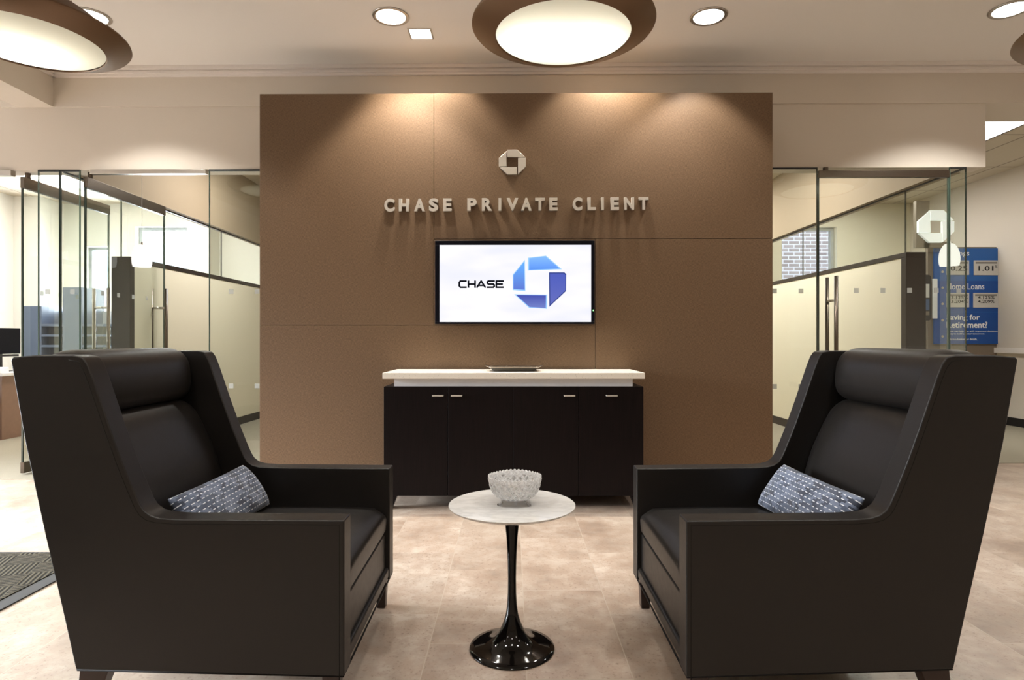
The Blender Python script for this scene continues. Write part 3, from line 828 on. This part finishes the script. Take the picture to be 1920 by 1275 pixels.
bowl = thing('glass_bowl', 'cut crystal bowl with scalloped rim and small feet on the marble table', 'bowl', (.010, DT-.005, ztop))
NB = 240
def brad(t, i, r, z):
    # diamond facets cut into the outside wall, scalloped rim
    if i in OUTI:
        w = OUTI[i]
        a = math.sin(12*t*1.0 + w*22)*math.sin(12*t*1.0 - w*22)
        r = r*(1+.046*abs(a)**.6 - .018)
    if i in RIMI:
        z = z + .0048*abs(math.cos(20*t)) + .001*math.cos(4*t)
    return r, z
outp = [(.018, .019), (.040, .020), (.056, .024), (.068, .031), (.077, .040), (.083, .050), (.087, .060), (.0895, .070), (.0915, .080), (.094, .090), (.0955, .097)]
inp = [(.0935, .0995), (.0895, .096), (.086, .086), (.083, .074), (.079, .060), (.071, .046), (.058, .034), (.040, .028), (0, .026)]
# densify the outside
dens = []
for (a, b) in zip(outp[:-1], outp[1:]):
    for k in range(4): dens.append((a[0]+(b[0]-a[0])*k/4, a[1]+(b[1]-a[1])*k/4))
dens.append(outp[-1])
profb = [(0, .019)]+dens+inp
OUTI = {i: profb[i][1]*4.2 for i in range(6, len(dens)-2)}
RIMI = set(range(len(dens)-2, len(dens)+3))
MB().lathe(profb, NB, rad=brad).build('bowl_body', M_crystal, bowl, smooth=False)
for k in range(3):
    a = math.radians(205+120*k)
    c, s = math.cos(a), math.sin(a)
    MB().tube([(.040*c, .040*s, .024), (.048*c, .048*s, .017), (.052*c, .052*s, .009), (.060*c, .060*s, .0045), (.068*c, .068*s, .0055)], [.008, .0055, .0042, .0042, .003], 12).build('foot', M_crystal_plain, bowl, smooth=True)

# ------------------------------------------------------------------ entrance mat
mt = thing('floor_mat', 'dark ribbed entrance mat with rubber edge on the tiles at the left', 'mat', (-3.2, 1.9, 0))
mx0, mx1, my0, my1 = -4.6+3.2, -2.075+3.2, -.4-1.9, 3.17-1.9
MB().box(mx0+.06, my0+.06, 0, mx1-.075, my1-.02, .009).build('mat_pile', M_mat, mt)
m = MB(); m.box(mx0, my0, 0, mx1, my0+.06, .006).box(mx0, my1-.02, 0, mx1, my1, .006).box(mx0, my0+.06, 0, mx0+.06, my1-.02, .006).box(mx1-.075, my0+.06, 0, mx1, my1-.02, .006)
m.build('mat_border', M_rubber, mt, bevel=.003)

# ------------------------------------------------------------------ ceiling fixtures
def big_pendant(loc, rin, rout, label):
    r = thing('pendant_light', label, 'pendant light', loc, 0, 'large bronze ringed pendant lights')
    dz = .048
    prof = [(rin-.004, 0), (rin, -.004), (rin+.004, -.002), (rout-.008, dz-.006), (rout, dz+.004), (rout-.002, dz+.012), (rout-.02, dz+.014), (rin+.02, .07), (rin-.03, .16), (rin-.12, .22), (0, .245),
            (0, .235), (rin-.125, .21), (rin-.04, .15), (rin-.004, .05)]
    MB().lathe(prof, 96, close=False).build('shade_ring', M_bronze, r, smooth=True).modifiers.new('e', 'EDGE_SPLIT').split_angle = math.radians(40)
    # shallow convex glass
    gp = [(0, -.004), (rin*.5, -.002), (rin*.85, .0015), (rin-.006, .004), (rin-.006, .008), (rin*.85, .0055), (rin*.5, .003), (0, .001)]
    gl = MB().lathe([(rin-.004, .006), (rin*.85, .003), (rin*.5, -.001), (0, -.003)], 96).build('glass_diffuser', M_diff, r, smooth=True)
    for k in range(3):
        a = 2*PI*k/3+.5; x, y = .22*math.cos(a), .22*math.sin(a)
        MB().tube([(x, y, .205), (x*.25, y*.25, ZC-loc[2]-.02)], .0015, 6).build('cable', M_steel_dark, r)
    MB().lathe([(0, ZC-loc[2]), (.075, ZC-loc[2]), (.07, ZC-loc[2]-.025), (0, ZC-loc[2]-.03)], 32).build('canopy', M_bronze, r, smooth=True)
    return r
def lamp_in(loc, power, size=.06, color=(1, .95, .85)):
    l = bpy.data.lights.new('pendant_bulb', 'POINT'); l.energy = power; l.shadow_soft_size = size; l.color = color
    o = bpy.data.objects.new('pendant_bulb', l); COL.objects.link(o); o.location = loc; return o
ZP = 2.686
big_pendant((.266, 3.2, ZP), .354, .475, 'bronze ringed pendant light hanging at the centre above the cabinet')
# left one: inner right edge px 195..., outer right edge px 240
big_pendant((-2.585, 3.275, ZP), .354, .475, 'bronze ringed pendant light cropped by the upper left corner of the view')
big_pendant((3.21, 3.2, ZP), .354, .475, 'bronze ringed pendant light at the right edge of the view, only its rim showing')
for (x, y, R) in ((.266, 3.2, .354), (-2.585, 3.275, .354), (3.21, 3.2, .354)):
    for (dx, dy) in (((-.14, .08), (.14, .08)) if x > -1 else ((-.22, .06), (-.08, .12))):
        lamp_in((x+dx*R/.354, y+dy, ZP+.12), 7)
# downlights
def downlight(x, y, label):
    r = thing('recessed_downlight', label, 'ceiling light', (x, y, ZC), 0, 'round recessed downlights')
    MB().lathe([(.098, 0), (.122, 0), (.124, -.003), (.120, -.007), (.104, -.008), (.098, -.004)], 48, close=True).build('trim_ring', M_steel, r, smooth=True)
    MB().lathe([(.100, -.0045), (.06, -.005), (0, -.005), (0, -.002), (.100, -.0015)], 48).build('lens', M_lamp, r)
    return r
DL = [(-.82, 4.15, 'round recessed downlight left of the central pendant'), (1.33, 4.15, 'round recessed downlight right of the central pendant'),
      (-2.85, 4.15, 'round recessed downlight half hidden behind the upper left pendant'), (3.30, 4.06, 'round recessed downlight at the upper right edge')]
for x, y, lb in DL: downlight(x, y, lb)
def spot(x, y, z, power, angle=110, blend=.6, size=.08, tilt=(0, 0), color=(1, .96, .90), name='downlight_or_fill_spot'):
    l = bpy.data.lights.new(name, 'SPOT'); l.energy = power; l.spot_size = math.radians(angle); l.spot_blend = blend
    l.shadow_soft_size = size; l.color = color
    o = bpy.data.objects.new(name, l); COL.objects.link(o); o.location = (x, y, z); o.rotation_euler = (math.radians(tilt[0]), math.radians(tilt[1]), 0); return o
for x, y, lb in DL: spot(x, y, ZC-.02, 105 if abs(x) > 2 else 80, 112 if abs(x) > 2 else 94, .4, .05)
# square wall wash lights
for x, lb in ((-.652, 'small square recessed light left of the central pendant'), (.72, 'small square recessed light hidden behind the central pendant')):
    r = thing('square_downlight', lb, 'ceiling light', (x, 4.385, ZC), 0, 'small square recessed lights')
    MB().box(-.085, -.075, -.004, .085, .075, 0).build('trim_plate', M_steel, r, bevel=.001)
    MB().box(-.072, -.062, -.006, .072, .062, -.0042).build('lens', M_lamp, r)
    spot(x, 4.385, ZC-.02, 150, 104, .45, .04, (14, 0), (1, .92, .80))
# unseen fill spots added over the hall, without fixtures
for ix in (-5.6, -3.0, 0, 3.0, 5.2):
    for iy in (-3.6, -1.6, .6, 2.3):
        if iy > 1 and abs(ix) < 5: continue
        spot(ix if abs(ix) > .1 else .01, iy, ZC-.02, 88, 130, .8, .12)
for ix in (-1.4, 1.4): spot(ix, 1.3, ZC-.02, 105, 130, .8, .15)  # two more added spots, brightening the table and chairs

# troffers in the offices
def troffer(x0, x1, y0, y1, label):
    r = thing('ceiling_troffer', label, 'ceiling light', ((x0+x1)/2, (y0+y1)/2, ZC), 0, 'flat fluorescent ceiling panels')
    w, d = (x1-x0)/2, (y1-y0)/2
    m = MB(); m.box(-w, -d, -.012, w, -d+.02, 0).box(-w, d-.02, -.012, w, d, 0).box(-w, -d+.02, -.012, -w+.02, d-.02, 0).box(w-.02, -d+.02, -.012, w, d-.02, 0)
    m.build('frame', M_darkwood if x0 > 0 else M_white, r)
    MB().box(-w+.02, -d+.02, -.008, w-.02, d-.02, 0).build('lens', M_troff2 if -3.5 < x1 < 3.5 else M_troff, r)
troffer(4.60, 5.19, 5.6, 6.85, 'fluorescent ceiling panel at the right, past the end of the soffit')
for (x, y, lb) in ((-4.5, 6.2, 'fluorescent ceiling panel nearest the left glass partition'), (-5.9, 5.9, 'fluorescent ceiling panel over the desk at the far left'), (-4.6, 8.3, 'rear fluorescent ceiling panel beside the left glass partition'), (-6.2, 8.2, 'rear fluorescent ceiling panel over the far left corner')):
    troffer(x-.3, x+.3, y-.61, y+.61, lb)
troffer(-2.9, -2.3, 6.2, 7.42, 'fluorescent ceiling panel in the office left of the brown wall')
troffer(2.2, 2.8, 6.2, 7.42, 'fluorescent ceiling panel in the office right of the brown wall')

troffer(4.60, 5.19, 7.9, 9.1, 'added unseen fluorescent panel brightening the passage at the right')  # added out of sight to brighten the passage wall
troffer(2.2, 2.8, 8.2, 9.4, 'added unseen fluorescent panel brightening the office right of the brown wall')  # added out of sight for more light in this office
# pendant lamps reflected in the glass, built as hanging lamps
def pendant_reflection(x, y, zc, label):
    r = thing('reflected_pendant', label, 'pendant light', (x, y, zc), 0, 'reflected white glass pendant lamps')
    prof = [(.030, .098), (.046, .085), (.064, .055), (.076, .015), (.081, -.03), (.079, -.07), (.072, -.098), (.069, -.098), (.076, -.07), (.078, -.03), (.073, .015), (.061, .053), (.043, .082), (.028, .094)]
    MB().lathe(prof, 40, close=True).build('lamp_shade', M_shade, r, smooth=True)
    MB().lathe([(0, .125), (.012, .125), (.016, .10), (.030, .096), (0, .094)], 20).build('socket', M_steel, r, smooth=True)
    MB().tube([(0, 0, .125), (0, 0, ZC-zc)], .0016, 6).build('cord', M_white, r)
pendant_reflection(-3.30, 5.47, 1.85, 'reflection of a white pendant lamp by the open glass door on the left, built as a lamp')
pendant_reflection(3.90, 5.47, 1.86, 'reflection of a white pendant lamp in front of the blue rate board, built as a lamp')

# ------------------------------------------------------------------ rate board unit
YR = 8.1; SR = F/YR
def rx(px): return (px-1810)/SR
def rz_(py): return EYE-(py-637)/SR
M_blue = plain('sign_blue', srgb(24, 92, 168), .35, amt=.03, bstr=0)
M_blue2 = plain('sign_blue_deep', srgb(10, 74, 152), .35, amt=.03, bstr=0)
M_txt = plain('sign_white_print', srgb(236, 238, 240), .5, amt=.01, bstr=0)
M_lcd = plain('display_grey', srgb(196, 194, 190), .4, amt=.03, bstr=0)
M_inkb = plain('black_digits', srgb(30, 30, 32), .5, bstr=0)
M_signlit = NT('lit_white_sign'); M_signlit.bsdf(srgb(236, 238, 236), .4, Emission_Color=(.95, 1, .97, 1), Emission_Strength=.35); M_signlit = M_signlit.m
M_taupe = plain('taupe_frame', srgb(118, 106, 92), .5)
rb = thing('rate_board', 'blue rates board with small grey displays on a taupe stand at the right', 'display board', ((1810-960)/SR, YR, .004))
MB().box(rx(1740), 0, 0, rx(1872), .06, rz_(463)).build('stand', M_taupe, rb, bevel=.004)
brd = MB().box(rx(1749.5), -.02, rz_(645), rx(1872), 0, rz_(466)).build('board', M_blue, rb, bevel=.002)
MB().box(rx(1749.5), -.0215, rz_(585), rx(1872), -.02, rz_(527)).build('color_band', M_blue2, brd)
MB().box(rx(1749.5), -.0215, rz_(645), rx(1872), -.02, rz_(586)).build('color_band', M_blue2, brd)
for (a, b, c, d) in ((1772, 1814, 489, 516), (1823, 1868.5, 489, 516.5), (1772, 1814, 549.5, 576.5), (1822, 1868.5, 549.5, 577)):
    dsp = MB().box(rx(a), -.032, rz_(d), rx(b), -.0215, rz_(c)).build('rate_display', M_lcd, brd, bevel=.002)
    MB().box(rx(a+3), -.0335, rz_(c+6), rx(b-3), -.032, rz_(c+2.5)).build('heading_strip', plain('grey_print', srgb(130, 126, 122), .6), dsp)
def btext(s, a, b, top, bot, mat, y=-.0225, off=0):
    text_mesh(s, .1, .002, 'print', mat, brd, Matrix.Translation((0, y, 0)), offset=off, fit=(rx(a), rz_(bot), rx(b), rz_(top)), res=2)
btext('Savings', 1772, 1815, 470, 483, M_txt)
btext('0.25', 1779, 1810, 499, 508.5, M_inkb, -.0335, .002)
btext('1.01', 1831, 1859, 499, 508.5, M_inkb, -.0335, .002)
btext('%', 1862, 1866, 498, 503, M_inkb, -.0335)
btext('Home Loans', 1773, 1843, 531.5, 543, M_txt)
for (s, a, b, t0) in (('3.125%', 1780, 1811, 555), ('3.204%', 1780, 1811, 562.5), ('4.125%', 1830, 1861, 555), ('4.209%', 1830, 1861, 562.5)):
    btext(s, a, b, t0, t0+6, M_inkb, -.0335, .001)
btext('Saving for', 1772.5, 1835, 590, 603, M_txt, off=.002)
btext('Retirement?', 1772.5, 1849, 603, 615, M_txt, off=.002)
btext('Chase can help you with important decisions', 1773, 1868, 619.5, 623.5, M_txt)
btext('today to build a better tomorrow.', 1773, 1844, 624.5, 628.5, M_txt)
btext('Talk to a banker for details.', 1773, 1830, 634, 638, M_txt)
for py in (510, 540, 570, 600.5, 631):
    MB().lathe([(0, 0), (.016, 0), (.016, .004), (0, .006)], 16).build('stud', M_steel, brd).matrix_local = Matrix.Translation((rx(1765), -.0215, rz_(py))) @ Matrix.Rotation(PI/2, 4, 'X')
# white octagon sign on top of the stand
og = thing('octagon_sign', 'white raised octagon logo sign above the blue rates board', 'sign', ((1755-960)/(F/7.95), 7.95, EYE-(424-637)/(F/7.95)))
so = F/7.95
OCT2 = [[(1240,853),(1340,853),(1412,925),(1248,925)], [(1330,932),(1415,932),(1415,1008),(1330,1085)],
        [(1160,1018),(1326,1018),(1326,1085),(1235,1085)], [(1240,858),(1245,1013),(1157,1013),(1157,932)]]
for poly in OCT2:
    MB().prism([((x-1286.5)/3.84/so, (969-y)/3.84/so) for x, y in poly], -.012, .03, 'y').build('segment', M_signlit, og, bevel=.004)
MB().box(-34/so, .03, -39/so, -9/so, .09, 49/so).build('backplate', M_taupe, og)
MB().box(-20/so, .03, -39/so, 34/so, .09, -28/so).build('bracket', M_taupe, og, bevel=.003)
# dark phone shaped poster and white strip
ph = thing('info_placard', 'dark rounded information placard with a screen, left of the blue rates board', 'sign', ((1731-960)/SR*(YR-.17)/YR, YR-.17, .004))
def qx(px): return (px-1731)/SR
m = MB().prism([(x, z+(rz_(518)+rz_(602))/2) for x, z in rrect(13/SR, 42/SR, .03)], -.012, .012, 'y').build('placard_body', M_black, ph, bevel=.003)
MB().box(qx(1722), -.014, rz_(560), qx(1741), -.012, rz_(535)).build('placard_picture', M_lcd, ph)
MB().box(qx(1722), -.014, rz_(583), qx(1741), -.012, rz_(563)).build('placard_picture', plain('slate_blue', srgb(70, 92, 128), .5), ph)
MB().box(qx(1722), -.014, rz_(592), qx(1741), -.012, rz_(585)).build('placard_picture', M_taupe, ph)
MB().tube([(0, .0, 0), (0, .0, rz_(601))], .012, 12).build('post', M_black, ph)
MB().lathe([(0, 0), (.13, 0), (.13, .01), (0, .015)], 32).build('foot_plate', M_black, ph)
ws = MB().box(-.03, -.012, -.26, .03, .0, .26).build('leaflet_strip', M_txt, None); ws.location = ((1749-960)/SR, YR-.034, rz_(560.5)+.004)
tag(ws, 'narrow white leaflet strip on the left edge of the blue rates board', 'leaflet')

# ------------------------------------------------------------------ far left office furniture
M_deskw = plain('brown_desk_wood', srgb(120, 92, 76), .4, nscale=20, amt=.1)
M_desktop = plain('pale_desk_top', srgb(206, 204, 204), .35)
M_seatgrey = plain('light_grey_upholstery', srgb(196, 198, 204), .7)
dk = thing('desk', 'wood desk with pale top at the far left office', 'desk', (-6.25, 7.0, .004))
MB().box(-.72, -.32, .70, .70, .42, .735).build('desktop', M_desktop, dk, bevel=.004)
MB().box(-.70, -.30, .655, .68, .40, .70).build('apron', M_deskw, dk)
MB().box(.62, -.28, 0, .66, .38, .655).build('side_panel', M_deskw, dk)
MB().box(-.68, -.28, 0, -.64, .38, .655).build('side_panel', M_deskw, dk)
MB().box(-.64, .30, .2, .62, .33, .655).build('modesty_panel', M_black, dk)
# monitor seen nearly edge-on
mo = thing('computer_monitor', 'dark flat computer monitor turned sideways on the far left desk', 'monitor', (-5.86, 7.05, .739), math.radians(72))
MB().box(-.19, -.012, .20, .19, .012, .50).build('screen', M_bezel, mo, bevel=.004)
MB().box(-.19, .012, .20, .19, .035, .50).build('rear_shell', M_white, mo, bevel=.006)
MB().box(-.16, -.03, .17, .16, .0, .195).build('speaker_bar', M_black, mo, bevel=.003)
MB().tube([(0, .025, 0), (0, .03, .3)], .018, 10).build('stand', M_black, mo)
MB().lathe([(0, 0), (.10, 0), (.10, .008), (0, .012)], 24).build('base', M_black, mo)
tp = thing('telephone', 'office telephone on the far left desk below the monitor', 'telephone', (-5.68, 6.74, .739))
MB().hexa([(-.08, -.09, 0), (.08, -.09, 0), (.08, .09, 0), (-.08, .09, 0)], [(-.08, -.09, .02), (.08, -.09, .02), (.08, .09, .06), (-.08, .09, .06)]).build('phone_body', M_white, tp, bevel=.004)
MB().tube([(-.06, -.08, .035), (-.06, -.06, .055), (-.06, .06, .075), (-.06, .08, .07)], .014, 10).build('handset', M_rubber, tp, smooth=True)
gc = thing('guest_chair', 'guest chair with light grey seat in front of the far left desk', 'chair', (-5.95, 6.38, .004))
MB().box(-.27, -.25, .40, .27, .25, .47).build('seat', M_seatgrey, gc, bevel=.02)
MB().box(-.27, -.25, .34, .27, .25, .40).build('seat_frame', M_deskw, gc)
MB().box(-.27, -.27, .46, .27-.5, .25, .80).build('backrest', M_seatgrey, gc, bevel=.02)
for sx_ in (-1, 1):
    for sy in (-1, 1):
        MB().box(sx_*.25-.02, sy*.23-.02, 0, sx_*.25+.02, sy*.23+.02, .34).build('leg', M_deskw, gc)
# grey blue blocks and shelves shaped after reflections in the glass
su = thing('reflection_unit', 'blue grey blocks with shelves imitating reflections in the left glass doors', 'shelf', (-5.85, 8.2, .004))
M_bluegrey = plain('blue_grey_laminate', srgb(84, 98, 124), .35)
for (a_, b__, h_) in ((-.70, -.44, 1.55), (-.16, .10, 1.80), (.50, .72, 1.58)):
    MB().box(a_, 0, 0, b__, .45, h_).build('reflection_block', M_bluegrey, su, bevel=.004)
MB().box(-.70, .42, 0, .72, .45, 1.5).build('back_panel', M_seatgrey, su)
for z in (.3, .55, .80, 1.00, 1.14, 1.28):
    MB().box(-.44, 0, z, -.16, .42, z+.03).build('shelf_board', M_bluegrey, su)
    MB().box(.10, 0, z, .50, .42, z+.03).build('shelf_board', M_bluegrey, su)

# ------------------------------------------------------------------ daylight, world, camera
def area(name, loc, rot, sx, sy, power, color):
    l = bpy.data.lights.new(name, 'AREA'); l.shape = 'RECTANGLE'; l.size = sx; l.size_y = sy; l.energy = power; l.color = color
    o = bpy.data.objects.new(name, l); COL.objects.link(o); o.location = loc; o.rotation_euler = rot; return o
side = area('daylight_side_window', (XL-.25, 2.9, 1.5), (0, -PI/2+.5, 0), 2.3, 3.2, 420, (.88, .94, 1)); side.data.spread = math.radians(64)
area('daylight_rear_window', (-5.63, YB+.35, 1.9), (-PI/2, 0, 0), .8, 1.9, 260, (.95, .98, 1))
area('daylight_rear_window', (-6.67, YB+.35, 1.8), (-PI/2, 0, 0), .34, 1.6, 110, (.95, .98, 1))
w = bpy.data.worlds.new('sky'); SC.world = w; w.use_nodes = True
bg = w.node_tree.nodes['Background']; bg.inputs[0].default_value = (.80, .88, 1, 1); bg.inputs[1].default_value = 2.5

cam = bpy.data.cameras.new('camera'); co = bpy.data.objects.new('camera', cam); COL.objects.link(co)
co.location = (0, 0, EYE); co.rotation_euler = (PI/2, 0, 0)
cam.sensor_width = 36; cam.lens = F/1920*36; cam.clip_start = .05; cam.clip_end = 100
SC.camera = co
vs = SC.view_settings; vs.view_transform = 'Standard'; vs.look = 'None'; vs.gamma = 1; vs.use_curve_mapping = False; vs.exposure = .3
cy = SC.cycles
cy.use_denoising = True; cy.max_bounces = 10; cy.diffuse_bounces = 4; cy.glossy_bounces = 4; cy.transmission_bounces = 8; cy.transparent_max_bounces = 24
cy.sample_clamp_indirect = 6; cy.caustics_reflective = False; cy.caustics_refractive = False; cy.blur_glossy = .5
